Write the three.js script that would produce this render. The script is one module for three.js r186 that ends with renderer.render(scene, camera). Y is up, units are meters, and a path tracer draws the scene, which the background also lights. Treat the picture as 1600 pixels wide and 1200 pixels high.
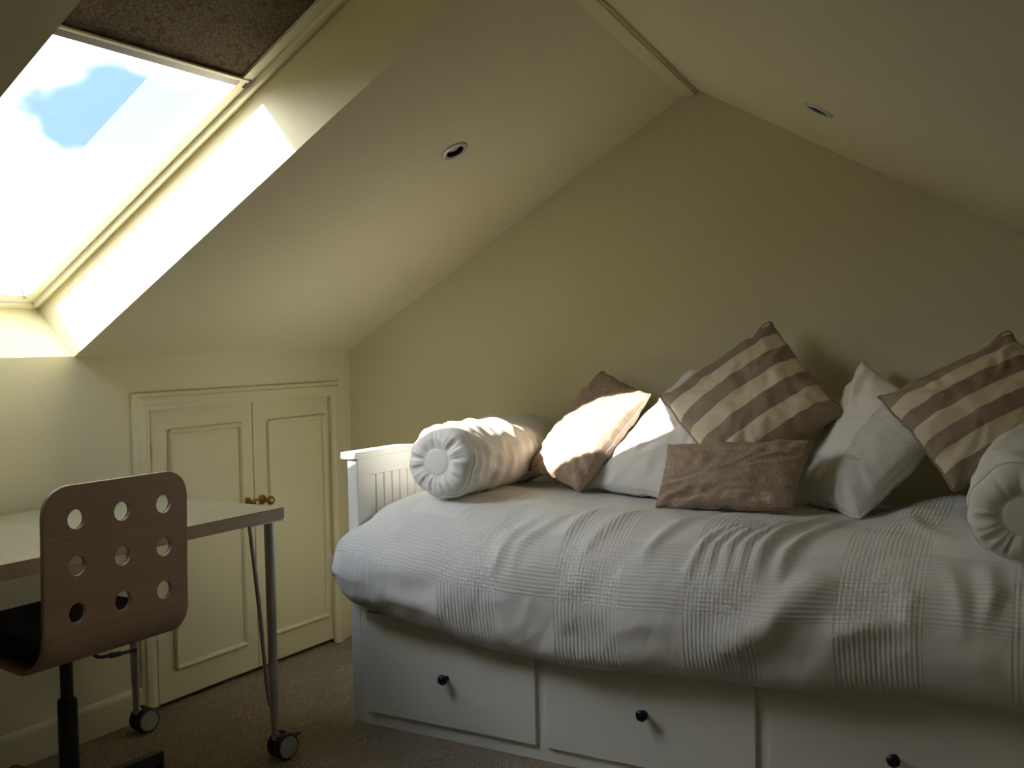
import * as THREE from 'three';
import { RoundedBoxGeometry } from 'three/addons/geometries/RoundedBoxGeometry.js';
import { ImprovedNoise } from 'three/addons/math/ImprovedNoise.js';
import { mergeGeometries } from 'three/addons/utils/BufferGeometryUtils.js';
import { Brush, Evaluator, SUBTRACTION } from 'three-bvh-csg';

// ---------------------------------------------------------------- camera, sky, sun, exposure
// x: away from the low wall with the cupboard, y: up, z: away from the gable wall behind the bed
const scene = new THREE.Scene();
const F = 1615.06, YAW = -0.5326, PITCH = -0.0368, ROLL = -0.0187;
const EYE = new THREE.Vector3(2.6433, 1.1441, 3.2121);
const camera = new THREE.PerspectiveCamera(2 * Math.atan(600 / F) * 180 / Math.PI, 4 / 3, 0.05, 200);
const fw = new THREE.Vector3(Math.sin(YAW) * Math.cos(PITCH), Math.sin(PITCH), -Math.cos(YAW) * Math.cos(PITCH));
const rt0 = new THREE.Vector3(Math.cos(YAW), 0, Math.sin(YAW)), up0 = new THREE.Vector3().crossVectors(rt0, fw);
const rt = rt0.clone().multiplyScalar(Math.cos(ROLL)).addScaledVector(up0, Math.sin(ROLL));
const up = up0.clone().multiplyScalar(Math.cos(ROLL)).addScaledVector(rt0, -Math.sin(ROLL));
camera.position.copy(EYE);
camera.quaternion.setFromRotationMatrix(new THREE.Matrix4().makeBasis(rt, up, fw.clone().negate()));
scene.add(camera);

const SUN_DIR = new THREE.Vector3(0.384, -0.474, -0.793).normalize();   // the way the light travels
const sun = new THREE.DirectionalLight(new THREE.Color().setRGB(1, 0.96, 0.88), 20);
sun.name = 'sun';
sun.position.copy(SUN_DIR).multiplyScalar(-8).add(new THREE.Vector3(0.8, 1, 0.6));
sun.target.position.set(0.8, 1, 0.6);
sun.castShadow = true;
sun.shadow.mapSize.set(2048, 2048);
Object.assign(sun.shadow.camera, { left: -3.5, right: 3.5, top: 3.5, bottom: -3.5, near: 0.5, far: 18 });
sun.shadow.radius = 1;
scene.add(sun, sun.target);

const renderer = new THREE.WebGLRenderer({ antialias: true });
renderer.toneMapping = THREE.LinearToneMapping;
renderer.toneMappingExposure = 1.2;
renderer.shadowMap.enabled = true;

const noise = new ImprovedNoise();
const fbm = (x, y, z, n = 4) => { let s = 0, a = 0.5, f = 1; for (let i = 0; i < n; i++, a *= 0.5, f *= 2.03) s += a * noise.noise(x * f + i * 7.3, y * f - i * 3.1, z * f + i * 1.7); return s; };
const sstep = THREE.MathUtils.smoothstep, clamp = THREE.MathUtils.clamp, lerp = THREE.MathUtils.lerp;
let seed = 12345;
const rnd = () => { seed = (seed * 1664525 + 1013904223) >>> 0; return seed / 4294967296; };

const SKY = 1;
{ // blue sky with broken white cloud, the same all round
  const W = 2048, H = 1024, data = new Float32Array(W * H * 4);
  for (let r = 0; r < H; r++) for (let c = 0; c < W; c++) {
    const el = ((r + 0.5) / H - 0.5) * Math.PI, az = ((c + 0.5) / W - 0.5) * 2 * Math.PI;
    const x = Math.cos(el) * Math.cos(az), y = Math.sin(el), z = Math.cos(el) * Math.sin(az);
    const n = fbm(x * 6 + 3.753, y * 9 + 25.396, z * 6 + 25.423, 6) + 0.35 * fbm(x * 17, y * 23, z * 17, 4) - 0.3 * sstep(y, 0.6, 0.95);   // cumulus stands closer together towards the horizon
    const k = sstep(n, -0.14, 0.08), sh = 0.86 + 0.5 * fbm(x * 6 + 9, y * 9, z * 6, 4);
    const hz = Math.exp(-Math.max(y, 0) * 14), ang = Math.acos(clamp(-(x * SUN_DIR.x + y * SUN_DIR.y + z * SUN_DIR.z), -1, 1));
    const glow = 0.91 + 10 * Math.exp(-3 * ang) + 0.45 * Math.cos(ang) ** 2;   // clear air is brighter towards the sun
    const pale = Math.max(hz, Math.exp(-1.6 * ang)), blue = [lerp(0.40, 1.0, pale), lerp(0.70, 1.1, pale), lerp(1.25, 1.2, pale)];
    const cl = [3.2 * sh, 3.15 * sh, 3.1 * sh];
    const o = (r * W + c) * 4;
    for (let i = 0; i < 3; i++) data[o + i] = y < 0 ? 0.8 : lerp(blue[i], cl[i], k) * glow;
    data[o + 3] = 1;
  }
  const t = new THREE.DataTexture(data, W, H, THREE.RGBAFormat, THREE.FloatType);
  t.mapping = THREE.EquirectangularReflectionMapping;
  t.magFilter = THREE.LinearFilter; t.minFilter = THREE.LinearFilter; t.needsUpdate = true;
  scene.background = t;
  scene.backgroundIntensity = SKY;
}

// ---------------------------------------------------------------- helpers
const V = (x, y, z) => new THREE.Vector3(x, y, z);
function ray(px, py) { return fw.clone().addScaledVector(rt, (px - 800) / F).addScaledVector(up, -(py - 600) / F); }
function atZ(px, py, z) { const d = ray(px, py); return EYE.clone().addScaledVector(d, (z - EYE.z) / d.z); }
function toPx(p) { const d = p.clone().sub(EYE), k = d.dot(fw); return [800 + F * d.dot(rt) / k, 600 - F * d.dot(up) / k]; }
const taken = {};
function numbered(n) { const k = taken[n] = (taken[n] ?? -1) + 1; return k ? n + '_' + String(k).padStart(3, '0') : n; }
function shade(o) { o.traverse((m) => { if (m.isMesh) { m.castShadow = true; m.receiveShadow = true; } }); return o; }
function prep(g) { const h = g.index ? g.toNonIndexed() : g; for (const k of Object.keys(h.attributes)) if (!['position', 'normal', 'uv'].includes(k)) h.deleteAttribute(k); return h; }
const join = (a) => a.length === 1 ? a[0] : mergeGeometries(a.map(prep));
function part(name, geo, mat, parent) { const m = new THREE.Mesh(Array.isArray(geo) ? join(geo) : geo, mat); m.name = name; m.castShadow = m.receiveShadow = true; parent.add(m); return m; }
function thing(name, label, category, pos = [0, 0, 0], group) { const g = new THREE.Group(); g.name = numbered(name); g.position.set(...pos); g.userData = { label, category }; if (group) g.userData.group = group; scene.add(g); return g; }
function single(name, geo, mat, label, category, group) { const m = part(numbered(name), geo, mat, scene); m.userData = { label, category }; if (group) m.userData.group = group; return m; }
function struct(name, geo, mat, label, category) { const m = part(name, geo, mat, scene); m.userData = { label, category, kind: 'structure' }; return m; }
function structGroup(name, label, category, pos = [0, 0, 0]) { const g = new THREE.Group(); g.name = name; g.position.set(...pos); g.userData = { label, category, kind: 'structure' }; scene.add(g); return g; }
// box from corner to corner, uv in metres
function boxUV(g) {
  const p = g.attributes.position, n = g.attributes.normal, uv = g.attributes.uv;
  for (let i = 0; i < p.count; i++) {
    const a = [Math.abs(n.getX(i)), Math.abs(n.getY(i)), Math.abs(n.getZ(i))];
    if (a[0] >= a[1] && a[0] >= a[2]) uv.setXY(i, p.getZ(i), p.getY(i)); else if (a[1] >= a[2]) uv.setXY(i, p.getX(i), p.getZ(i)); else uv.setXY(i, p.getX(i), p.getY(i));
  }
  return g;
}
function bx(x0, x1, y0, y1, z0, z1, r = 0) {
  const w = x1 - x0, h = y1 - y0, d = z1 - z0;
  const g = r > 0 ? new RoundedBoxGeometry(w, h, d, 2, Math.min(r, w / 2.01, h / 2.01, d / 2.01)) : new THREE.BoxGeometry(w, h, d);
  g.translate((x0 + x1) / 2, (y0 + y1) / 2, (z0 + z1) / 2);
  return boxUV(g);
}
function tube(pts, r, seg = 40, rad = 10, closed = false) { return new THREE.TubeGeometry(new THREE.CatmullRomCurve3(pts, closed, 'centripetal'), seg, r, rad, closed); }
function rod(a, b, r0, r1 = r0, rad = 20) {
  const d = b.clone().sub(a), g = new THREE.CylinderGeometry(r1, r0, d.length(), rad);
  g.translate(0, d.length() / 2, 0).applyQuaternion(new THREE.Quaternion().setFromUnitVectors(V(0, 1, 0), d.clone().normalize())).translate(a.x, a.y, a.z);
  return g;
}
function lathe(pts, dir, at, seg = 32) {
  const g = new THREE.LatheGeometry(pts.map(([r, y]) => new THREE.Vector2(r, y)), seg);
  g.applyQuaternion(new THREE.Quaternion().setFromUnitVectors(V(0, 1, 0), dir.clone().normalize())).translate(at.x, at.y, at.z);
  return g;
}
// any hexahedron: eight corners, bottom four then top four, in order round
function hexa(c) {
  const f = [[0, 3, 2, 1], [4, 5, 6, 7], [0, 1, 5, 4], [1, 2, 6, 5], [2, 3, 7, 6], [3, 0, 4, 7]], pos = [], uv = [];
  for (const q of f) {
    const [a, b, d, e] = q.map((i) => c[i]), u = b.clone().sub(a), n = u.clone().cross(e.clone().sub(a)), w = n.clone().cross(u).normalize(); u.normalize();
    for (const i of [0, 1, 2, 0, 2, 3]) { const p = [a, b, d, e][i]; pos.push(p.x, p.y, p.z); uv.push(p.clone().sub(a).dot(u), p.clone().sub(a).dot(w)); }
  }
  const g = new THREE.BufferGeometry();
  g.setAttribute('position', new THREE.Float32BufferAttribute(pos, 3)); g.setAttribute('uv', new THREE.Float32BufferAttribute(uv, 2));
  g.computeVertexNormals();
  return g;
}

// ---------------------------------------------------------------- textures
function tex(N, fn, { color = false, repeat = [1, 1], M = N } = {}) {
  const d = new Uint8Array(N * M * 4);
  for (let j = 0; j < M; j++) for (let i = 0; i < N; i++) {
    const v = fn(i / N, j / M), o = (j * N + i) * 4;
    if (Array.isArray(v)) for (let k = 0; k < 3; k++) d[o + k] = clamp(Math.round(v[k] * 255), 0, 255); else d[o] = d[o + 1] = d[o + 2] = clamp(Math.round(v * 255), 0, 255);
    d[o + 3] = 255;
  }
  const t = new THREE.DataTexture(d, N, M, THREE.RGBAFormat);
  t.wrapS = t.wrapT = THREE.RepeatWrapping; t.magFilter = THREE.LinearFilter; t.minFilter = THREE.LinearMipmapLinearFilter; t.generateMipmaps = true;
  if (color) t.colorSpace = THREE.SRGBColorSpace;
  t.repeat.set(...repeat); t.needsUpdate = true;
  return t;
}
const TAU = Math.PI * 2;
// noise that tiles: walk round two circles
const tile = (u, v, f, k = 0, n = 3) => { const R = f / TAU; let s = 0, a = 0.5, q = 1; for (let i = 0; i < n; i++, a *= 0.5, q *= 2) { const r = R * q; s += a * noise.noise(Math.cos(u * TAU) * r + k + i * 11, Math.sin(u * TAU) * r + Math.cos(v * TAU) * r * 0.7, Math.sin(v * TAU) * r + k * 1.3); } return s; };

const plasterBump = tex(512, (u, v) => 0.5 + 0.5 * tile(u, v, 9, 3, 4) + 0.12 * (rnd() - 0.5), { repeat: [1.2, 1.2] });
const carpetN = Array.from({ length: 512 * 512 }, () => rnd());
const carpetBump = tex(512, (u, v) => 0.5 + 0.7 * tile(u, v, 60, 5, 2) + 0.35 * (carpetN[Math.floor(v * 512) * 512 + Math.floor(u * 512)] - 0.5), { repeat: [2, 2] });
const carpetMap = tex(512, (u, v) => { const k = 0.90 + 0.5 * tile(u, v, 110, 8, 2) + 0.07 * tile(u, v, 5, 1, 3) + 0.22 * (carpetN[Math.floor(u * 512) * 512 + Math.floor(v * 512)] - 0.5); return [0.665 * k, 0.605 * k, 0.51 * k]; }, { color: true, repeat: [2, 2] });
const weaveBump = tex(256, (u, v) => 0.5 + 0.22 * Math.sin(u * TAU * 32) * Math.sin(v * TAU * 32) + 0.4 * tile(u, v, 8, 2, 3), { repeat: [12, 12] });
const woodMap = tex(512, (u, v) => { const k = 0.99 + 0.05 * tile(u, v, 4, 2, 3) + 0.06 * noise.noise(u * 2, Math.sin(v * TAU) * 22, Math.cos(v * TAU) * 22); return [0.73 * k, 0.625 * k, 0.55 * k]; }, { color: true, repeat: [1.4, 1.4] });
const deskMap = tex(512, (u, v) => { const k = 0.97 + 0.04 * tile(u, v, 3, 6, 3) + 0.05 * noise.noise(u * 2, Math.sin(v * TAU) * 26, Math.cos(v * TAU) * 26); return [0.645 * k, 0.615 * k, 0.485 * k]; }, { color: true, repeat: [1.2, 1.2] });

const mat = (o) => new THREE.MeshStandardMaterial({ roughness: 0.85, metalness: 0, ...o });
const lin = (r, g, b) => new THREE.Color().setRGB(r, g, b);
const M = {
  wall: mat({ color: lin(0.79, 0.735, 0.50), roughness: 0.75, bumpMap: plasterBump, bumpScale: 0.0012 }),
  paint: mat({ color: lin(0.77, 0.72, 0.48), roughness: 0.42 }),
  carpet: mat({ map: carpetMap, roughness: 1, bumpMap: carpetBump, bumpScale: 0.008 }),
  frame: mat({ color: lin(0.84, 0.80, 0.66), roughness: 0.4 }),
  sash: mat({ color: lin(0.86, 0.86, 0.84), roughness: 0.35 }),
  outer: mat({ color: lin(0.12, 0.12, 0.13), roughness: 0.5, metalness: 0.3 }),
  glass: new THREE.MeshPhysicalMaterial({ color: 0xffffff, roughness: 0, metalness: 0, transmission: 1, thickness: 0, ior: 1.52 }),
  brass: mat({ color: lin(0.36, 0.20, 0.07), metalness: 1, roughness: 0.3 }),
  bed: mat({ color: lin(0.80, 0.80, 0.76), roughness: 0.22 }),
  bedFront: mat({ color: lin(0.78, 0.78, 0.72), roughness: 0.4 }),
  knobDark: mat({ color: lin(0.018, 0.018, 0.022), roughness: 0.35, metalness: 0.4 }),
  mattress: mat({ color: lin(0.7, 0.68, 0.62), roughness: 0.95 }),
  white: mat({ color: lin(0.82, 0.81, 0.77), roughness: 0.95, bumpMap: weaveBump, bumpScale: 0.0006 }),
  steel: mat({ color: lin(0.50, 0.50, 0.49), metalness: 0.85, roughness: 0.38 }),
  black: mat({ color: lin(0.012, 0.012, 0.012), roughness: 0.5 }),
  darkMetal: mat({ color: lin(0.03, 0.03, 0.032), roughness: 0.4, metalness: 0.5 }),
  blackCloth: mat({ color: lin(0.012, 0.011, 0.011), roughness: 1, bumpMap: weaveBump, bumpScale: 0.001 }),
  hub: mat({ color: lin(0.42, 0.42, 0.40), roughness: 0.5 }),
  ply: mat({ map: woodMap, roughness: 0.5 }),
  plyEdge: mat({ color: lin(0.62, 0.50, 0.34), roughness: 0.6 }),
  desk: mat({ map: deskMap, roughness: 0.42 }),
  deskEdge: mat({ color: lin(0.52, 0.42, 0.32), roughness: 0.5 }),
  chrome: mat({ color: lin(0.55, 0.56, 0.57), metalness: 0.55, roughness: 0.4 }),
  lampGlass: mat({ color: lin(0.6, 0.58, 0.48), metalness: 0.3, roughness: 0.3 }),
};

// ---------------------------------------------------------------- the room
const YK = 1.1375, TH = Math.atan(0.5705), CT = Math.cos(TH), ST = Math.sin(TH);
const P = (s, n, z) => V(s * CT - n * ST, YK + s * ST + n * CT, z);       // on the left slope: s up the slope from the low wall, n outwards
const Z0 = 1.25, Z1 = 2.02, S1 = 1.547, D = 0.205, SB = -0.072, THICK = 0.205;
const BACK = 6.0, RIGHT = 2.95;

struct('floor', bx(-0.1, RIGHT + 0.1, -0.12, 0, -0.15, BACK + 0.1), M.carpet, 'beige wool carpet covering the attic floor', 'floor');
struct('wall_back', bx(-0.25, RIGHT + 0.2, -0.12, 2.5, -0.15, 0), M.wall, 'cream gable wall behind the day bed', 'wall');
struct('wall_front', bx(-0.25, RIGHT + 0.2, -0.12, 2.9, BACK, BACK + 0.12), M.wall, 'cream end wall facing the day bed', 'wall');
struct('wall_right', bx(RIGHT, RIGHT + 0.12, -0.12, 1.9, -0.15, BACK + 0.1), M.wall, 'cream low wall under the slope past the bed foot', 'wall');
const doorHole = { z0: 0.105, z1: 0.987, y1: 0.968 };
{ // low wall with the opening of the eaves cupboard
  const g = [bx(-0.1, 0, -0.12, YK, -0.1, doorHole.z0), bx(-0.1, 0, doorHole.y1, YK, doorHole.z0, doorHole.z1), bx(-0.1, 0, -0.12, YK, doorHole.z1, Z0),
    bx(-0.1, 0, -0.12, YK, Z0, Z1), bx(-0.1, 0, -0.12, YK, Z1, BACK + 0.05), bx(-0.1, -0.06, -0.12, 1.0, doorHole.z0 - 0.01, doorHole.z1 + 0.01)];
  struct('wall_left', g, M.wall, 'cream low knee wall with the eaves cupboard', 'wall');
}
{ // the slope with the roof window: far, near, above and below the opening
  const slab = (s0, s1, z0, z1) => hexa([P(s0, 0, z0), P(s1, 0, z0), P(s1, 0, z1), P(s0, 0, z1), P(s0, THICK, z0), P(s1, THICK, z0), P(s1, THICK, z1), P(s0, THICK, z1)]);
  const low = hexa([P(-0.6, 0, Z0), P(0, 0, Z0), P(0, 0, Z1), P(-0.6, 0, Z1), P(-0.6, THICK, Z0), P(SB, THICK, Z0), P(SB, THICK, Z1), P(-0.6, THICK, Z1)]);
  struct('ceiling', [slab(-0.6, 2.4, -0.15, Z0), slab(-0.6, 2.4, Z1, BACK + 0.1), slab(S1, 2.4, Z0, Z1), low], M.wall, 'cream sloping ceiling with the roof window', 'ceiling');
}
const RD = V(0.078, 0.0445, 0.91).normalize();      // the ridge runs slightly askew
const RA = V(1.465, 1.959, 0), RB = V(2.411, 1.417, 0);
const RS = RB.clone().sub(RA).normalize(), RN = RS.clone().cross(RD).normalize(); if (RN.y < 0) RN.negate();
const R = (s, n, z) => RA.clone().addScaledVector(RS, s).addScaledVector(RD, z / RD.z).addScaledVector(RN, n);
struct('ceiling_right', hexa([R(-0.4, 0, -0.2), R(2.1, 0, -0.2), R(2.1, 0, BACK + 0.1), R(-0.4, 0, BACK + 0.1), R(-0.4, 0.15, -0.2), R(2.1, 0.15, -0.2), R(2.1, 0.15, BACK + 0.1), R(-0.4, 0.15, BACK + 0.1)]), M.wall, 'cream sloping ceiling over the bed foot', 'ceiling');
{ // ridge batten
  const c = (x, y, z) => V(1.411 + x, 1.938 + y, 0).addScaledVector(RD, z / RD.z);
  const strip = (x0, x1, y0, y1) => hexa([c(x0, y0, -0.01), c(x1, y0, -0.01), c(x1, y0, BACK), c(x0, y0, BACK), c(x0, y1, -0.01), c(x1, y1, -0.01), c(x1, y1, BACK), c(x0, y1, BACK)]);
  struct('trim_1', [strip(-0.004, 0.046, 0.004, 0.06), strip(0.002, 0.052, 0.012, 0.06), strip(0.0, 0.06, 0.021, 0.06)], M.paint, 'painted wooden batten along the ridge of the ceiling', 'trim');
}
{ // skirting boards
  const sk = (len) => { const s = new THREE.Shape(); s.moveTo(0, 0); s.lineTo(0.016, 0); s.lineTo(0.016, 0.085); s.quadraticCurveTo(0.014, 0.098, 0.006, 0.1); s.lineTo(0, 0.1); return new THREE.ExtrudeGeometry(s, { depth: len, bevelEnabled: false }); };
  struct('baseboard_left', sk(BACK - 1.06).translate(0, 0, 1.058), M.paint, 'painted skirting board below the desk', 'skirting board');
  struct('baseboard_back', sk(RIGHT).rotateY(-Math.PI / 2).translate(RIGHT, 0, 0), M.paint, 'painted skirting board along the gable wall', 'skirting board');
}
{ // architrave round the cupboard: stepped moulding, mitred
  const zl = 1.056, zr = 0.077, top = 1.018, w = 0.055, prof = [[0, 0.0], [0, 0.012], [0.012, 0.014], [0.016, 0.02], [0.036, 0.022], [0.042, 0.017], [0.055, 0.015], [0.055, 0]];
  const pos = [], path = (o) => [V(0, 0, zl - o), V(0, top - o, zl - o), V(0, top - o, zr + o), V(0, 0, zr + o)];
  const tri = (...p) => p.forEach((q) => pos.push(q.x, q.y, q.z));
  for (let k = 0; k < prof.length - 1; k++) {
    const a = path(prof[k][0]).map((p) => p.setX(prof[k][1])), b = path(prof[k + 1][0]).map((p) => p.setX(prof[k + 1][1]));
    for (let i = 0; i < 3; i++) { tri(a[i], b[i], b[i + 1]); tri(a[i], b[i + 1], a[i + 1]); }
  }
  const g = new THREE.BufferGeometry(); g.setAttribute('position', new THREE.Float32BufferAttribute(pos, 3)); g.computeVertexNormals();
  const jamb = [bx(-0.1, 0.002, 0, doorHole.y1 + 0.004, doorHole.z0 - 0.012, doorHole.z0), bx(-0.1, 0.002, 0, doorHole.y1 + 0.004, doorHole.z1, doorHole.z1 + 0.012), bx(-0.1, 0.002, doorHole.y1, doorHole.y1 + 0.012, doorHole.z0, doorHole.z1)].map((b) => { b.deleteAttribute('uv'); return b; });
  struct('trim_2', [g, ...jamb], mat({ ...{ color: M.paint.color, roughness: 0.42, side: THREE.DoubleSide } }), 'cream moulded frame round the eaves cupboard doors', 'door frame');
}
function cupboardDoor(name, z0, z1, pz0, pz1, knobZ, label) {
  const d = structGroup(name, label, 'cupboard door');
  part('leaf', bx(-0.03, -0.002, 0.016, 0.963, z0, z1, 0.003), M.paint, d);
  const y0 = 0.118, y1 = 0.888, x = -0.002;
  const bead = (a, b, w) => { // half-round planted moulding
    const s = new THREE.Shape(); s.moveTo(0, -w); s.lineTo(0.004, -w); s.quadraticCurveTo(0.013, -w * 0.6, 0.013, 0.001); s.quadraticCurveTo(0.012, w * 0.8, 0.003, w); s.lineTo(0, w);
    const L = a.distanceTo(b), g = new THREE.ExtrudeGeometry(s, { depth: L, bevelEnabled: false, curveSegments: 6 });
    const dir = b.clone().sub(a).normalize(), ex = V(1, 0, 0), ey = dir.clone().cross(ex);
    g.applyMatrix4(new THREE.Matrix4().makeBasis(ex, ey, dir)); g.translate(a.x, a.y, a.z); return g;
  };
  part('moulding', [bead(V(x, y0, pz1), V(x, y0, pz0), 0.009)], M.paint, d);
  part('moulding', [bead(V(x, y1, pz0), V(x, y1, pz1), 0.009)], M.paint, d);
  part('moulding', [bead(V(x, y0, pz0), V(x, y1, pz0), 0.009)], M.paint, d);
  part('moulding', [bead(V(x, y1, pz1), V(x, y0, pz1), 0.009)], M.paint, d);
  const k = part('knob', lathe([[0, 0.052], [0.008, 0.0515], [0.0145, 0.047], [0.0165, 0.040], [0.0145, 0.033], [0.008, 0.028], [0.0065, 0.02], [0.008, 0.012], [0.010, 0.006]], V(1, 0, 0), V(0, 0.612, knobZ)), M.brass, d);
  k.userData.label = 'brass ball knob';
  part('rose', lathe([[0.0065, 0.012], [0.012, 0.010], [0.017, 0.004], [0.018, -0.002]], V(1, 0, 0), V(0, 0.612, knobZ)), M.brass, k);
  return d;
}
const d1 = cupboardDoor('door_1', 0.5375, 0.982, 0.597, 0.908, 0.572, 'cream panelled cupboard door beside the desk, its knob at the meeting edge');
const d2 = cupboardDoor('door_2', 0.109, 0.5345, 0.163, 0.461, 0.5, 'cream panelled cupboard door beside the gable wall corner');
for (const [d, z] of [[d1, 0.984], [d2, 0.107]]) for (const y of [0.17, 0.80]) part('hinge', [rod(V(0.004, y, z), V(0.004, y + 0.06, z), 0.005, 0.005, 10)], M.paint, d);

// ---------------------------------------------------------------- roof window
{
  const w = structGroup('window_1', 'cream framed roof window in the sloping ceiling with a cloudy sky behind', 'window');
  const member = (s0, s1, n0, n1, z0, z1) => hexa([P(s0, n0, z0), P(s1, n0, z0), P(s1, n0, z1), P(s0, n0, z1), P(s0, n1, z0), P(s1, n1, z0), P(s1, n1, z1), P(s0, n1, z1)]);
  const fa = 0.024, sa = 0.06;                              // widths of frame and sash, seen from inside
  const S2 = S1 + 0.03;
  const fr = part('frame', [member(SB - 0.03, S2, D, D + 0.09, Z0 - 0.03, Z0 + fa), member(SB - 0.03, S2, D, D + 0.09, Z1 - fa, Z1 + 0.03), member(SB - 0.03, SB + fa, D, D + 0.09, Z0 + fa, Z1 - fa), member(S2 - fa, S2 + 0.04, D, D + 0.09, Z0 + fa, Z1 - fa)], M.frame, w);
  part('bead', [member(SB + fa, S2 - fa, D - 0.006, D + 0.01, Z0 + fa - 0.006, Z0 + fa + 0.004), member(SB + fa, S2 - fa, D - 0.006, D + 0.01, Z1 - fa - 0.004, Z1 - fa + 0.006)], M.frame, fr);
  const q0 = SB + fa + 0.002, q1 = S2 - fa - 0.002, a0 = Z0 + fa + 0.002, a1 = Z1 - fa - 0.002, n0 = D + 0.008, n1 = D + 0.06, sw = sa - fa;
  part('sash', [member(q0, q1, n0, n1, a0, a0 + sw), member(q0, q1, n0, n1, a1 - sw, a1)], M.frame, w);
  part('sash', [member(q0, q0 + 0.035, n0, n1, a0 + sw, a1 - sw), member(q1 - 0.05, q1, n0, n1, a0 + sw, a1 - sw)], M.sash, w);
  part('pane', member(q0 + 0.034, q1 - 0.049, n0 + 0.022, n0 + 0.0222, a0 + sw - 0.001, a1 - sw + 0.001).clone(), M.glass, w).geometry = (() => {
    const g = new THREE.BufferGeometry(), c = [P(q0 + 0.034, n0 + 0.03, a0 + sw - 0.002), P(q1 - 0.049, n0 + 0.03, a0 + sw - 0.002), P(q1 - 0.049, n0 + 0.03, a1 - sw + 0.002), P(q0 + 0.034, n0 + 0.03, a1 - sw + 0.002)];
    g.setAttribute('position', new THREE.Float32BufferAttribute([0, 1, 2, 0, 2, 3].flatMap((i) => c[i].toArray()), 3)); g.computeVertexNormals(); return g;
  })();
  part('cladding', [member(SB - 0.07, SB + 0.01, D + 0.09, D + 0.1, Z0 - 0.07, Z1 + 0.07), member(S2 + 0.0, S2 + 0.08, D + 0.09, D + 0.1, Z0 - 0.07, Z1 + 0.07), member(SB, S2, D + 0.09, D + 0.11, Z0 - 0.07, Z0 + 0.02), member(SB, S2, D + 0.09, D + 0.11, Z1 - 0.05, Z1 + 0.07)], M.outer, w);  // unseen near-side strip is shaped to reach further in and trim the sun patch
  const catchP = P(q0 + 0.036, n0 - 0.004, a0 + sw + 0.012);
  part('catch', [bx(-0.006, 0.006, -0.004, 0.03, -0.004, 0.004, 0.002).rotateZ(TH).translate(catchP.x, catchP.y, catchP.z)], M.steel, w);

  // the blind, half drawn down, in its side channels
  const b = thing('roller_blind', 'dark brown crackle-patterned blackout blind drawn half down the roof window', 'blind');
  const crack = tex(512, (() => {
    const pts = Array.from({ length: 420 }, () => [rnd(), rnd()]);
    return (u, v) => {
      u += 0.012 * tile(u, v, 22, 4, 2); v += 0.012 * tile(u, v, 22, 9, 2);
      let d1 = 9, d2 = 9;
      for (const [a, b2] of pts) { let x = Math.abs(u - a), y = Math.abs(v - b2); x = Math.min(x, Math.abs(1 - x)); y = Math.min(y, Math.abs(1 - y)); const d = x * x + y * y; if (d < d1) { d2 = d1; d1 = d; } else if (d < d2) d2 = d; }
      const e = sstep(Math.sqrt(d2) - Math.sqrt(d1), 0.002, 0.012);
      return [lerp(0.30, 0.40, e), lerp(0.22, 0.36, e), lerp(0.20, 0.29, e)];
    };
  })(), { color: true, repeat: [4.2, 4.2] });
  const sBar = 0.995, nb = D + 0.012, zA = a0 + sw * 0.4, zB = a1 - sw * 0.4;
  const cloth = member(sBar - 0.006, q1 - 0.01, nb + 0.004, nb + 0.006, zA - 0.004, zB + 0.004);
  part('fabric', cloth, mat({ map: crack, roughness: 0.95 }), b);
  const bar = part('bottom_bar', [member(sBar - 0.022, sBar + 0.004, nb - 0.003, nb + 0.012, zA + 0.002, zB - 0.002)], mat({ color: lin(0.22, 0.21, 0.23), roughness: 0.4, metalness: 0.3 }), b);
  part('lip', [member(sBar + 0.001, sBar + 0.008, nb - 0.008, nb - 0.002, zA + 0.002, zB - 0.002)], M.frame, bar);
  part('end_cap', [member(sBar - 0.02, sBar + 0.01, nb - 0.006, nb + 0.012, zA - 0.006, zA + 0.002)], M.black, bar);
}

// ---------------------------------------------------------------- recessed lamps, unlit
function downlight(pos, dir, label, host) {
  const t = thing('ceiling_downlight', label, 'downlight', pos.toArray(), 'recessed ceiling lamps');
  const o = V(0, 0, 0), cut = new Brush(new THREE.CylinderGeometry(0.029, 0.029, 0.12, 40).applyQuaternion(new THREE.Quaternion().setFromUnitVectors(V(0, 1, 0), dir)).translate(pos.x, pos.y, pos.z));
  cut.updateMatrixWorld();
  const solid = new Brush(host.geometry); solid.updateMatrixWorld();
  const ev = new Evaluator(); ev.useGroups = false;
  host.geometry = ev.evaluate(solid, cut, SUBTRACTION).geometry;
  part('trim_ring', lathe([[0.0265, -0.02], [0.0262, 0.003], [0.028, 0.0055], [0.033, 0.0055], [0.039, 0.0035], [0.0415, 0], [0.0415, -0.001]], dir, o, 40), M.chrome, t);
  part('baffle', lathe([[0.0262, 0.001], [0.0258, -0.012], [0.0245, -0.024], [0.0245, -0.04], [0, -0.04]], dir, o, 36), M.black, t);
  const l = part('lamp', lathe([[0, -0.012], [0.006, -0.013], [0.014, -0.010], [0.0190, -0.008], [0.0196, -0.024]], dir, o, 32), M.lampGlass, t);
  part('lamp_cap', lathe([[0, -0.006], [0.004, -0.007], [0.005, -0.014]], dir, o, 16), M.chrome, l);
}
downlight(P(1.147, 0, 0.717), V(ST, -CT, 0), 'small round chrome downlight in the slope near the roof window', scene.getObjectByName('ceiling'));
{
  const d = ray(1279, 171), k = RA.clone().sub(EYE).dot(RN) / d.dot(RN);
  downlight(EYE.clone().addScaledVector(d, k), RN.clone().negate(), 'small round chrome downlight in the slope over the bed foot', scene.getObjectByName('ceiling_right'));
}

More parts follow.
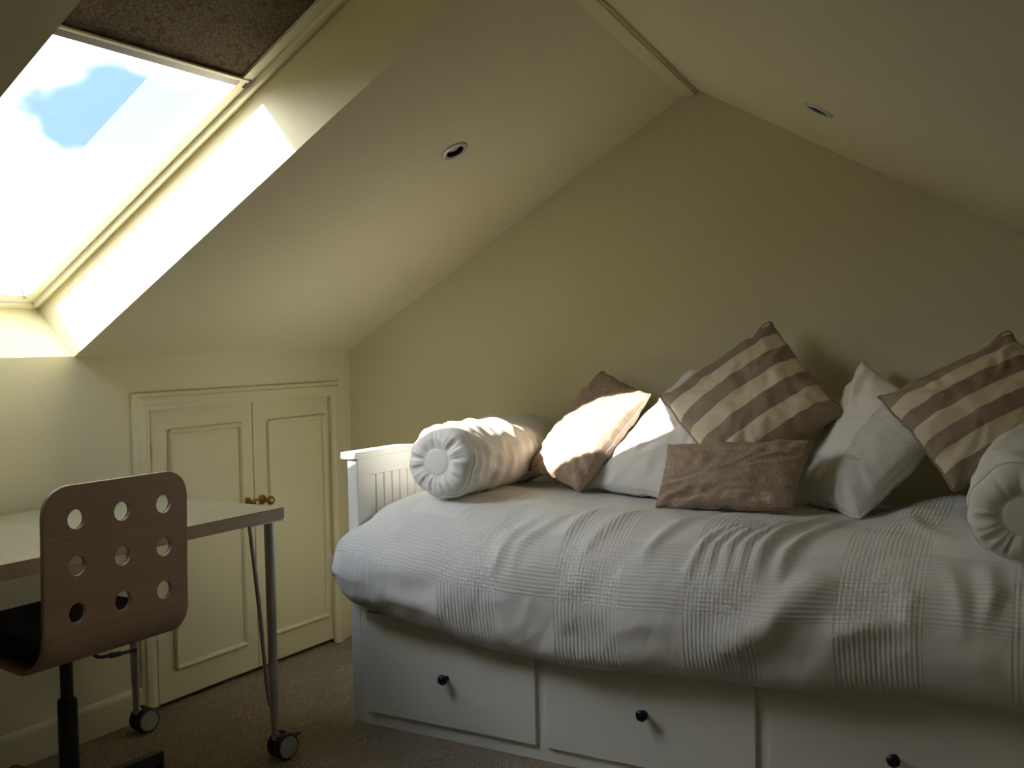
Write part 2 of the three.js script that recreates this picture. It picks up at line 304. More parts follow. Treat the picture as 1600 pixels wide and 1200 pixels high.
// ---------------------------------------------------------------- day bed
const BX = 0.603, BZ = 0.757, BE = 2.65;
{
  const b = thing('day_bed', 'white painted wooden day bed with three storage drawers', 'bed', [0, 0, 0]);
  for (const side of [0, 1]) {
    const x0 = side ? BE - 0.041 : BX + 0.003, x1 = x0 + 0.038, inn = side ? -1 : 1;
    part('post', bx(x0, x1, 0, 0.812, BZ - 0.06, BZ, 0.003), M.bed, b);
    part('post', bx(x0, x1, 0, 0.812, 0.022, 0.075, 0.003), M.bed, b);
    part('cap', bx(x0 - 0.014, x1 + 0.004, 0.809, 0.83, 0.018, BZ + 0.014, 0.0025), M.bed, b);
    part('top_rail', bx(x0 + 0.003, x1 - 0.003, 0.752, 0.812, 0.07, BZ - 0.055, 0.002), M.bed, b);
    part('lower_panel', bx(x0 + 0.008, x1 - 0.008, 0.0, 0.4, 0.07, BZ - 0.055), M.bed, b);
    for (let k = 0, n = 15, a = 0.075, w = (BZ - 0.06 - a) / n; k < n; k++) part('plank', bx(x0 + 0.008, x1 - 0.008, 0.38, 0.756, a + k * w + 0.0012, a + (k + 1) * w - 0.0012, 0.004), M.bed, b);
  }
  const f = BZ - 0.001, dl = 0.0662, w = 0.5887, g = 0.0299, yb = 0.0407, yt = 0.346;
  part('plinth', bx(BX + 0.041, BE - 0.041, 0, yb - 0.003, f - 0.02, f), M.bedFront, b);
  part('front_rail', bx(BX + 0.041, BE - 0.041, yt + 0.003, 0.42, f - 0.02, f), M.bedFront, b);
  part('side_rail', bx(BX + 0.041, BE - 0.041, 0.3, 0.42, 0.03, 0.05), M.bedFront, b);
  for (let k = 0; k <= 3; k++) { const c = BX + dl - g / 2 + k * (w + g), h = k % 3 ? g / 2 : 0.0115; part('stile', bx(k === 0 ? BX + 0.0405 : c - g / 2 - 0.002, k === 3 ? BE - 0.0405 : c + g / 2 + 0.002, yb - 0.004, yt + 0.004, f - 0.02, f - 0.0006), M.bedFront, b); }
  part('back_panel', bx(BX + 0.041, BE - 0.041, 0.02, 0.4, f - 0.06, f - 0.05), M.black, b);
  for (let k = 0; k < 3; k++) {
    const x0 = BX + dl + k * (w + g), d = part('drawer', bx(x0 + 0.002, x0 + w - 0.002, yb, yt, f - 0.02, f + 0.009, 0.0025), M.bedFront, b);
    const kn = part('knob', lathe([[0, 0.034], [0.007, 0.0335], [0.013, 0.030], [0.0155, 0.025], [0.014, 0.020], [0.009, 0.015], [0.0065, 0.010], [0.007, 0.0]], V(0, 0, 1), V(x0 + w / 2, 0.187, f + 0.009)), M.knobDark, d);
    kn.userData.label = 'round black drawer knob';
  }
  for (let k = 0; k < 10; k++) part('slat', bx(BX + 0.1 + k * 0.19, BX + 0.16 + k * 0.19, 0.36, 0.375, 0.05, BZ - 0.03), M.plyEdge, b);
  single('mattress', bx(BX + 0.05, BE - 0.05, 0.376, 0.59, 0.05, BZ - 0.025, 0.04), M.mattress, 'thick mattress under the white duvet', 'mattress');
}

// ---------------------------------------------------------------- duvet
function keyed(tab, x) { if (x <= tab[0][0]) return tab[0][1]; for (let i = 1; i < tab.length; i++) if (x <= tab[i][0]) { const [a, b] = [tab[i - 1], tab[i]], t = (x - a[0]) / (b[0] - a[0]); return lerp(a[1], b[1], t * t * (3 - 2 * t)); } return tab.at(-1)[1]; }
const HEM = [[0.58, 0.39], [0.70, 0.372], [0.82, 0.352], [0.95, 0.332], [1.08, 0.306], [1.31, 0.296], [1.55, 0.302], [1.7, 0.311], [1.9, 0.320], [2.27, 0.350], [2.52, 0.35]];
const TOPY = [[0.58, 0], [0.9, 0.004], [1.3, -0.004], [1.7, -0.008], [2.0, -0.012], [2.2, 0.0], [2.35, 0.01], [2.6, 0.01]];
const NV = 190, NX = 344, LEN = 1.17;
function duvetProfile(x) {
  const yh = keyed(HEM, x), dy = keyed(TOPY, x);
  const c = new THREE.CatmullRomCurve3([[0.05, 0.665], [0.25, 0.680], [0.45, 0.688], [0.6, 0.688], [0.695, 0.674], [0.785, 0.622], [0.838, 0.55], [0.858, 0.47], [0.853, Math.max(0.40, yh + 0.075)], [0.838, yh + 0.03], [0.806, yh], [0.775, yh + 0.012]].map(([z, y], i) => V(0, y + (i < 6 ? dy : 0), z)), false, 'centripetal');
  return c.getSpacedPoints(NV);
}
const duvetBase = [];
for (let i = 0; i <= NX; i++) {
  const x = 0.565 + (2.6 - 0.565) * i / NX, pr = duvetProfile(x), row = [];
  for (let j = 0; j <= NV; j++) {
    const a = pr[Math.max(0, j - 1)], c = pr[Math.min(NV, j + 1)], n = V(0, c.z - a.z, -(c.y - a.y)).normalize();
    const front = sstep(pr[j].z, 0.74, 0.83);
    const xs = lerp(lerp(0.652, 2.6, i / NX), x, front), q = clamp((i / NX) / 0.075, 0, 1), round = Math.sqrt(1 - (1 - q) ** 2);
    const p = V(xs, pr[j].y, pr[j].z).addScaledVector(n, -(1 - round) * lerp(0.06, 0.085, front));
    row.push({ p, n, a: LEN * j / NV, x: xs });
  }
  duvetBase.push(row);
}
function duvetAt(px, py) { // nearest point of the plain duvet under a pixel -> [x, a]
  let best = null, bd = 1e9;
  for (let i = 0; i <= NX; i += 2) for (let j = 20; j <= NV; j += 2) { const r = duvetBase[i][j], q = toPx(r.p), d = (q[0] - px) ** 2 + (q[1] - py) ** 2; if (d < bd) { bd = d; best = r; } }
  return [best.x, best.a];
}
const FOLDS = [ // pixel polyline, height, half width (metres)
  [[[1290, 890], [1268, 920], [1238, 947], [1199, 974], [1153, 1001], [1096, 1022]], 0.034, 0.045],
  [[[1215, 915], [1230, 866], [1276, 836], [1330, 812]], 0.019, 0.017],
  [[[1180, 905], [1192, 859], [1245, 828], [1299, 811]], 0.018, 0.015],
  [[[1157, 900], [1165, 862], [1200, 834], [1262, 812]], 0.013, 0.012],
  [[[1134, 900], [1142, 859], [1169, 840], [1230, 817]], 0.016, 0.014],
  [[[1105, 890], [1118, 856], [1145, 836], [1200, 815]], 0.013, 0.012],
  [[[1075, 905], [1082, 880], [1100, 851], [1126, 832], [1180, 814]], 0.015, 0.014],
  [[[772, 905], [776, 874], [800, 836], [845, 809]], 0.009, 0.018],
  [[[800, 900], [812, 858], [850, 825], [890, 805]], 0.008, 0.016],
  [[[868, 870], [883, 835], [914, 809], [950, 795]], 0.009, 0.018],
  [[[900, 880], [925, 845], [965, 815], [1010, 800]], 0.009, 0.02],
  [[[1000, 880], [1020, 850], [1060, 822], [1110, 808]], 0.012, 0.018],
  [[[540, 935], [600, 932], [660, 948], [720, 975]], 0.008, 0.026],
  [[[560, 900], [600, 905], [650, 915], [690, 940]], -0.004, 0.03],
  [[[930, 1010], [980, 985], [1040, 975]], 0.004, 0.025],
  [[[1290, 1000], [1340, 980], [1420, 975]], 0.012, 0.025],
  [[[1400, 900], [1420, 940], [1415, 1000]], 0.010, 0.022],
  [[[1480, 890], [1500, 930], [1510, 980]], 0.012, 0.02],
  [[[1540, 880], [1550, 930], [1540, 980]], 0.014, 0.018],
  [[[1400, 800], [1440, 830], [1500, 850]], 0.009, 0.025],
].map(([pl, h, w]) => [pl.map(([a, b]) => duvetAt(a, b)), h, w]);
function foldHeight(x, a) {
  let s = 0;
  for (const [pl, h, w] of FOLDS) {
    let d = 1e9, t = 0;
    for (let i = 0; i + 1 < pl.length; i++) {
      const [ax, ay] = pl[i], [bx_, by] = pl[i + 1], vx = bx_ - ax, vy = by - ay, k = clamp(((x - ax) * vx + (a - ay) * vy) / (vx * vx + vy * vy + 1e-9), 0, 1), e = Math.hypot(x - ax - k * vx, a - ay - k * vy);
      if (e < d) { d = e; t = (i + k) / (pl.length - 1); }
    }
    if (d < 3 * w) s += h * Math.exp(-((d / w) ** 2)) * Math.sin(Math.PI * clamp(t * 0.94 + 0.03, 0, 1)) ** 0.8;
  }
  return s;
}
function bandTex(N, color) {
  // a check of broad bands of fine cords: cords across inside one set of bands, cords along inside the other
  const inB = (t) => t < 0.52, cord = (t) => 0.5 + 0.5 * Math.cos(t * TAU * 33);
  return tex(N, (u, v) => {
    let h = 0; const a = inB(u), b = inB(v);
    if (a) h += 0.5 * cord(u); if (b) h += 0.5 * cord(v);
    if (color) { const k = 0.92 + 0.08 * h + (a || b ? -0.02 : 0.03) + 0.02 * (rnd() - 0.5); return [0.925 * k, 0.92 * k, 0.905 * k]; }
    return 0.2 + 0.75 * h + 0.08 * (rnd() - 0.5);
  }, { color });
}
{
  const pos = [], uv = [], idx = [];
  for (let i = 0; i <= NX; i++) for (let j = 0; j <= NV; j++) {
    const { p, n, a, x } = duvetBase[i][j];
    const edge = sstep(a, 0.0, 0.1);
    let h = 0.020 * fbm(x * 2.6, a * 3.0, 3.3, 3) + 0.010 * fbm(x * 7 + a * 3, a * 5, 1.7, 3) + 0.0035 * fbm(x * 22 + 9 * a, a * 12, 5.5, 2);
    h += foldHeight(x, a) + 0.045 * Math.exp(-(((x - 2.27) / 0.13) ** 2) - ((a - 0.28) / 0.14) ** 2);
    const hemEnd = 1 - sstep(a, 1.09, 1.16);
    const q = p.clone().addScaledVector(n, h * edge * (0.25 + 0.75 * hemEnd));
    q.y += 0.010 * fbm(x * 5, 8.1, 2.2, 2) * sstep(a, 0.98, 1.12);
    pos.push(q.x, q.y, q.z); uv.push((x - 1.0) / 0.362, (0.935 - a) / 0.362);
  }
  for (let i = 0; i < NX; i++) for (let j = 0; j < NV; j++) { const a = i * (NV + 1) + j, b = a + NV + 1; idx.push(a, a + 1, b, b, a + 1, b + 1); }
  const g = new THREE.BufferGeometry();
  g.setAttribute('position', new THREE.Float32BufferAttribute(pos, 3)); g.setAttribute('uv', new THREE.Float32BufferAttribute(uv, 2)); g.setIndex(idx); g.computeVertexNormals();
  single('duvet', g, mat({ map: bandTex(1024, true), bumpMap: bandTex(1024, false), bumpScale: 0.0022, roughness: 0.95, side: THREE.DoubleSide }), 'white duvet with broad checked bands of fine cords hanging over the drawers', 'duvet');
}

// ---------------------------------------------------------------- cushions
// a filled case with pulled-in edges and pointed corners, stretched between four corners: top-left, top-right, bottom-right, bottom-left as one faces it
function cushionGeo(c, T, o = {}) {
  const N = 56, [A, B, C2, D2] = c, k = o.pinch ?? 0.07, sd = o.seed ?? 1, pos = [], uv = [], idx = [], edge = [];
  const W = A.distanceTo(B), H = A.distanceTo(D2);
  const bil = (u, v) => A.clone().multiplyScalar((1 - u) * (1 - v)).addScaledVector(B, u * (1 - v)).addScaledVector(C2, u * v).addScaledVector(D2, (1 - u) * v);
  const nrm = B.clone().sub(A).add(C2.clone().sub(D2)).cross(D2.clone().sub(A).add(C2.clone().sub(B))).normalize().negate();
  for (const side of [1, -1]) for (let j = 0; j <= N; j++) for (let i = 0; i <= N; i++) {
    const warp = (t) => Math.sin(t * Math.PI / 2) * 0.35 + t * 0.65;
    const x = warp(i / N * 2 - 1), y = warp(j / N * 2 - 1);
    const e = Math.max(0, (1 - x * x) * (1 - y * y));
    const px = x * (1 - k * (1 - y * y) * x * x), py = y * (1 - k * (1 - x * x) * y * y);
    let h = T * Math.pow(e, 0.40) * (1 + 0.16 * fbm(x * 1.6 + sd, y * 1.6, sd * 2.1, 2));
    const rad = Math.abs(x * y), cr = Math.atan2(Math.abs(y), Math.abs(x));
    h += 0.012 * Math.pow(e, 0.35) * fbm(x * 3.5 + sd * 3, y * 3.5, side * 4 + sd, 3) * 1.6;
    h += 0.014 * Math.pow(e, 0.3) * rad * Math.sin(cr * 19 + 3 * noise.noise(x * 3, y * 3, sd));
    const p = bil((px + 1) / 2, (py + 1) / 2).addScaledVector(nrm, side * Math.max(h, 0));
    const dip = 0.010 * (noise.noise(x * 5 + sd, y * 5, sd * 1.9)) * (1 - Math.sqrt(e));
    p.y += dip;
    pos.push(p.x, p.y, p.z); uv.push((x + 1) / 2 * (o.uvm ? W : 1), (1 - y) / 2 * (o.uvm ? H : 1));
    if (side > 0 && (i === 0 || j === 0 || i === N || j === N)) edge.push([i, j, p]);
  }
  const S = (N + 1) * (N + 1);
  for (let s = 0; s < 2; s++) for (let j = 0; j < N; j++) for (let i = 0; i < N; i++) {
    const a = s * S + j * (N + 1) + i, b = a + 1, d = a + N + 1, e = d + 1;
    if (s === 0) idx.push(a, d, b, b, d, e); else idx.push(a, b, d, b, e, d);
  }
  const g = new THREE.BufferGeometry();
  g.setAttribute('position', new THREE.Float32BufferAttribute(pos, 3)); g.setAttribute('uv', new THREE.Float32BufferAttribute(uv, 2)); g.setIndex(idx); g.computeVertexNormals();
  const at = new Map(edge.map(([i, j, p]) => [i + ',' + j, p])), loop = [];
  for (let i = 0; i < N; i++) loop.push(at.get(i + ',0')); for (let j = 0; j < N; j++) loop.push(at.get(N + ',' + j)); for (let i = N; i > 0; i--) loop.push(at.get(i + ',' + N)); for (let j = N; j > 0; j--) loop.push(at.get('0,' + j));
  return { g, loop };
}
const stripeMap = tex(512, (u, v) => { // seven woven stripes across v
  const k = Math.floor(v * 7 + 1e-6), dark = k % 2 === 0, n = 0.96 + 0.06 * Math.sin(v * TAU * 160) * 0.5 + 0.08 * (rnd() - 0.5);
  return dark ? [0.645 * n, 0.57 * n, 0.49 * n] : [0.92 * n, 0.87 * n, 0.75 * n];
}, { color: true });
const paisleyMap = (() => { // tear-shaped motifs, outlined and hatched, on taupe satin
  const drop = (x, y) => { const b = x + 0.35 * y * y * Math.sign(y), r = 0.42 * (1 - 0.75 * sstep(y, -0.1, 0.62)); return y < 0 ? Math.hypot(b, y) - 0.42 : Math.abs(b) - r * (y < 0.66 ? 1 : 0); };
  return tex(512, (u, v) => {
    const gx = u * 9, gy = v * 4, row = Math.floor(gy), cx = gx + (row % 2) * 0.5, x = (cx - Math.floor(cx) - 0.5) * 1.15, y = (gy - row - 0.42) * 1.15;
    const d = drop(x * (row % 2 ? 1 : -1), y), n = 0.95 + 0.1 * (rnd() - 0.5) + 0.14 * tile(u, v, 14, 3, 3);
    const line = Math.exp(-(((d + 0.02) / 0.035) ** 2)), inner = Math.exp(-(((d + 0.16) / 0.03) ** 2)), fill = d < -0.2 ? 0.5 + 0.5 * Math.sin((x + y) * 60) : 0;
    const vine = Math.exp(-(((d - 0.12 - 0.05 * Math.sin(gx * 9 + gy * 5)) / 0.03) ** 2));
    const b = [0.66, 0.575, 0.49], w = 0.05 * line - 0.05 * inner + 0.09 * fill - 0.045 * vine;
    return b.map((q, i) => (q + w * [1, 1, 0.95][i]) * n);
  }, { color: true });
})();
const ribMap = tex(512, (v, w) => { const u = 1 - w; const r = u > 0.55 && u < 0.985, n = 0.985 + 0.03 * (rnd() - 0.5) - (Math.abs(u - 0.55) < 0.004 ? 0.06 : 0); const k = r ? 0.86 + 0.03 * Math.sin(v * TAU * 80) + 0.04 * noise.noise(u * 8, v * 190, 2) : 0.93; return [k * n, k * 0.99 * n, k * 0.955 * n]; }, { color: true });
const ribBump = tex(512, (v, w) => (1 - w > 0.55 && 1 - w < 0.985 ? 0.45 + 0.4 * Math.sin(v * TAU * 80) : 0.6) + 0.06 * (rnd() - 0.5));
const satin = new THREE.MeshPhysicalMaterial({ map: paisleyMap, roughness: 0.62, sheen: 0.5, sheenRoughness: 0.5, sheenColor: lin(0.7, 0.6, 0.5) });
const stripeMat = mat({ map: stripeMap, roughness: 0.7, bumpMap: weaveBump, bumpScale: 0.0004 });
const cord = mat({ color: lin(0.30, 0.24, 0.18), roughness: 0.8 });
const quad = (a) => a.map(([px, py, z]) => atZ(px, py, z));
function cushion(name, label, c, T, m, o = {}) {
  const { g, loop } = cushionGeo(c, T, o), t = thing(name, label, 'cushion', [0, 0, 0], o.group);
  const o2 = c.reduce((a, b) => a.add(b), V(0, 0, 0)).multiplyScalar(0.25); o2.y = Math.min(...c.map((p) => p.y));
  t.position.copy(o2);
  part('cover', g.translate(-o2.x, -o2.y, -o2.z), m, t);
  part(o.piping ? 'piping' : 'seam', tube(loop.map((p) => p.clone().sub(o2)), o.piping ?? 0.0016, 230, 6, true), o.pipeMat ?? m, t);
  if (o.piping) { // cord sprung loose at the top corner
    const mid = c.reduce((a, b) => a.add(b), V(0, 0, 0)).multiplyScalar(0.25), out = c[1].clone().sub(mid).normalize(), l = (i, d) => loop[i].clone().addScaledVector(out, d).sub(o2);
    part('cord_loop', tube([l(43, 0), l(46, 0.010), l(50, 0.017), l(54, 0.014), l(57, 0.006), l(59, 0)], 0.0022, 40, 6), o.pipeMat, t);
  }
  return t;
}
// leaning against the wall and one another along the back of the bed
{
  const Lw = atZ(908, 762, 0.34), Tw = atZ(1078, 577, 0.08), Bw = V(1.56, 0.675, 0.37);
  cushion('white_cushion', 'plain white cushion half in the sun behind the small patterned one', [Lw, Tw, Tw.clone().add(Bw).sub(Lw), Bw], 0.075, M.white, { seed: 2.3, pinch: 0.035, group: 'cushions piled along the wall' });
}
cushion('patterned_cushion', 'oblong taupe paisley cushion leaning beside the bolster in bright sun', quad([[826, 735, 0.31], [941, 578, 0.06], [1017, 618, 0.22], [905, 768, 0.43]]), 0.064, satin, { seed: 4.1, pinch: 0.05, group: 'cushions piled along the wall' });
{
  const T = atZ(1205, 504, 0.10), L = atZ(1032, 622, 0.31), Rr = atZ(1322, 645, 0.24);
  cushion('striped_cushion', 'brown and cream striped cushion standing behind the oblong one lying on the duvet', [L, T, Rr, L.clone().add(Rr).sub(T)], 0.07, stripeMat, { seed: 7.7, piping: 0.0035, pipeMat: cord, pinch: 0.06, group: 'cushions piled along the wall' });
}
cushion('white_cushion', 'white cushion with a ribbed beige band between the two striped ones', quad([[1236, 787, 0.26], [1349, 565, 0.07], [1496, 655, 0.30], [1342, 808, 0.47]]), 0.07, mat({ map: ribMap, bumpMap: ribBump, bumpScale: 0.0005, roughness: 0.95 }), { seed: 9.2, pinch: 0.05, group: 'cushions piled along the wall' });
{
  const T = atZ(1580, 521, 0.12), L = atZ(1372, 622, 0.33), B = atZ(1490, 768, 0.46);
  cushion('striped_cushion', 'brown and cream striped cushion leaning behind the bolster at the bed foot', [L, T, T.clone().add(B).sub(L), B], 0.065, stripeMat, { seed: 12.4, piping: 0.0035, pipeMat: cord, pinch: 0.06, group: 'cushions piled along the wall' });
}
cushion('patterned_cushion', 'oblong taupe paisley cushion standing on the duvet in front of the others', quad([[1044, 694, 0.44], [1268, 690, 0.42], [1240, 799, 0.51], [1024, 793, 0.53]]), 0.05, satin, { seed: 15.5, pinch: 0.03, group: 'cushions piled along the wall' });

function bolster(front, back, r, label, sd) {
  const t = thing('bolster', label, 'bolster', [front.x, front.y - r, front.z], 'bolsters at the two bed ends');
  const o = V(front.x, front.y - r, front.z), ax = back.clone().sub(front), L = ax.length(); ax.normalize();
  const ex = V(0, 1, 0).cross(ax).normalize(), ey = ax.clone().cross(ex), NA = 120, NL = 70;
  const surf = (fn, nl) => {
    const pos = [], uv = [], idx = [];
    for (let j = 0; j <= nl; j++) for (let i = 0; i <= NA; i++) {
      const th = i / NA * TAU, [rr, l] = fn(j / nl, th), p = front.clone().addScaledVector(ax, l).addScaledVector(ex, Math.cos(th) * rr).addScaledVector(ey, Math.sin(th) * rr * 0.97).sub(o);
      pos.push(p.x, p.y, p.z); uv.push(i / NA * TAU * r, l + rr);
    }
    for (let j = 0; j < nl; j++) for (let i = 0; i < NA; i++) { const a = j * (NA + 1) + i, b = a + NA + 1; idx.push(a, a + 1, b, b, a + 1, b + 1); }
    const g = new THREE.BufferGeometry(); g.setAttribute('position', new THREE.Float32BufferAttribute(pos, 3)); g.setAttribute('uv', new THREE.Float32BufferAttribute(uv, 2)); g.setIndex(idx); g.computeVertexNormals(); return g;
  };
  const cs = (th) => [Math.cos(th), Math.sin(th)];
  const shell = (q, th) => { const [c, s] = cs(th), l = q * L; const bulge = r * (0.955 + 0.05 * Math.sin(Math.PI * q)); return bulge + 0.007 * fbm(c * 1.3 + sd, s * 1.3, q * 5 + sd, 3) + 0.011 * noise.noise(c * 2.2 + 9 * q, s * 2.2 + 4 * q, q * 15 + sd) - 0.004 * Math.pow(Math.max(0, Math.sin(q * 40 + 4 * c + 3 * noise.noise(c, s, sd))), 6) * Math.max(0, noise.noise(c * 2, s * 2, q * 4 + sd)); };
  part('cover', surf((q, th) => [shell(q, th), q * L], NL), M.white, t);
  for (const e of [0, 1]) {
    const pleat = (th) => { const [c, s] = cs(th); return 2.4 * noise.noise(c * 5 + sd, s * 5, sd + e) + 1.8 * noise.noise(c * 10, s * 10 + sd, e * 3); };
    const cap = surf((q, th) => { // from the seam in to the gathered middle
      const rr = lerp(shell(e, th), 0.040, q), dome = 0.036 * Math.sqrt(Math.max(0, 1 - (1 - Math.min(1, q * 1.6)) ** 2)) - 0.006 * sstep(q, 0.6, 1), pl = 0.0042 * pleat(th) * Math.sin(Math.PI * Math.min(1, 0.12 + q * 0.95)) * (0.4 + q);
      return [rr, (e ? L : 0) + (e ? 1 : -1) * (dome + pl)];
    }, 26);
    const cp = part('gathered_end', cap, mat({ color: M.white.color, roughness: 0.95, side: THREE.DoubleSide }), t);
    part('button', lathe([[0, 0.0325], [0.03, 0.032], [0.040, 0.030], [0.043, 0.026]], ax.clone().multiplyScalar(e ? 1 : -1), (e ? back : front).clone().sub(o), 28), mat({ color: M.white.color, roughness: 0.95, side: THREE.DoubleSide }), cp);
  }
  for (const e of [0, 1]) part('seam', tube(Array.from({ length: 60 }, (_, i) => { const th = i / 60 * TAU, rr = shell(e, th) + 0.0005; return front.clone().addScaledVector(ax, e * L).addScaledVector(ex, Math.cos(th) * rr).addScaledVector(ey, Math.sin(th) * rr * 0.97).sub(o); }), 0.0018, 120, 6, true), M.white, t);
  return t;
}
bolster(V(0.905, 0.806, 0.68), V(0.878, 0.796, 0.09), 0.116, 'white bolster with a gathered end lying against the panelled bed head', 1.2);
bolster(V(2.468, 0.772, 0.79), V(2.455, 0.835, 0.2), 0.116, 'white bolster with a gathered end lying beside a striped cushion at the bed foot', 5.9);

// ---------------------------------------------------------------- desk on castors
function castor(parent, at, yaw) { // stem, fork, twin wheel with pale caps, brake tab
  const g = part('castor', [rod(V(at.x, 0.06, at.z), V(at.x, 0.1, at.z), 0.009, 0.009, 14)], M.steel, parent);
  const f = V(Math.cos(yaw), 0, Math.sin(yaw)), s = V(-f.z, 0, f.x), c = V(at.x, 0.0375, at.z).addScaledVector(f, 0.026), r = 0.0375;
  part('fork', [rod(V(at.x, 0.075, at.z), c.clone().setY(0.05), 0.011, 0.008, 12)], M.steel, g);
  const hood = new THREE.CylinderGeometry(r + 0.003, r + 0.003, 0.03, 28, 1, false, 0, Math.PI); hood.rotateX(Math.PI / 2);
  for (const e of [-1, 1]) {
    const a = c.clone().addScaledVector(s, e * 0.016);
    part('wheel', lathe([[0.006, -0.011], [r - 0.004, -0.011], [r, -0.006], [r, 0.006], [r - 0.004, 0.011], [r - 0.0075, 0.0115]], s.clone().multiplyScalar(e), a, 36), M.black, g);
    part('wheel_cap', lathe([[0, 0.0125], [0.02, 0.0122], [r - 0.0065, 0.0108]], s.clone().multiplyScalar(e), a, 36), M.hub, g);
  }
  const b = c.clone().addScaledVector(f, r + 0.006); b.y = 0.055;
  part('brake_tab', [hexa([[-0.012, -0.004, -0.01], [0.014, 0.0, -0.008], [0.014, 0.0, 0.008], [-0.012, -0.004, 0.01], [-0.012, 0.004, -0.01], [0.014, 0.003, -0.008], [0.014, 0.003, 0.008], [-0.012, 0.004, 0.01]].map(([p, y, q]) => b.clone().addScaledVector(f, p).addScaledVector(s, q).add(V(0, y, 0))))], M.black, g);
}
{
  const X0 = 0.028, X1 = 0.645, ZA = 1.078, ZB = 2.28, top = 0.71;
  const t = thing('desk', 'pale rectangular desk on metal legs with castors by the low wall', 'desk');
  part('desktop', bx(X0, X1, top - 0.002, top, ZA, ZB, 0.0008), M.desk, t);
  part('edge_band', bx(X0 + 0.0005, X1 - 0.0005, top - 0.034, top - 0.0015, ZA + 0.0005, ZB - 0.0005, 0.0015), M.deskEdge, t);
  for (const [x, z, dx, dz, yaw] of [[0.615, 1.108, -0.004, 0.07, -1.4], [0.098, 1.152, 0.042, 0.02, -1.42], [0.612, 2.24, -0.004, -0.07, 0.5], [0.062, 2.24, 0.05, -0.02, 1.2]]) {
    const l = part('leg', [rod(V(x, 0.096, z), V(x, 0.17, z), 0.0095, 0.0125, 18), rod(V(x, 0.17, z), V(x, top - 0.036, z), 0.0125, 0.0145, 18)], M.steel, t);
    part('brace', tube([V(x + dx, top - 0.036, z + dz), V(x + dx * 0.6, 0.42, z + dz * 0.6), V(x + dx * 0.3, 0.2, z + dz * 0.3), V(x + dx * 0.2, 0.165, z + dz * 0.2), V(x, 0.15, z)], 0.006, 50, 10), M.steel, l);
    part('plate', bx(x - 0.028 + dx / 2, x + 0.028 + dx / 2, top - 0.038, top - 0.034, z - 0.028 + dz / 2 - Math.abs(dz) / 2, z + 0.028 + dz / 2 + Math.abs(dz) / 2, 0.001), M.steel, l);
    castor(t, V(x, 0, z), yaw);
  }
}

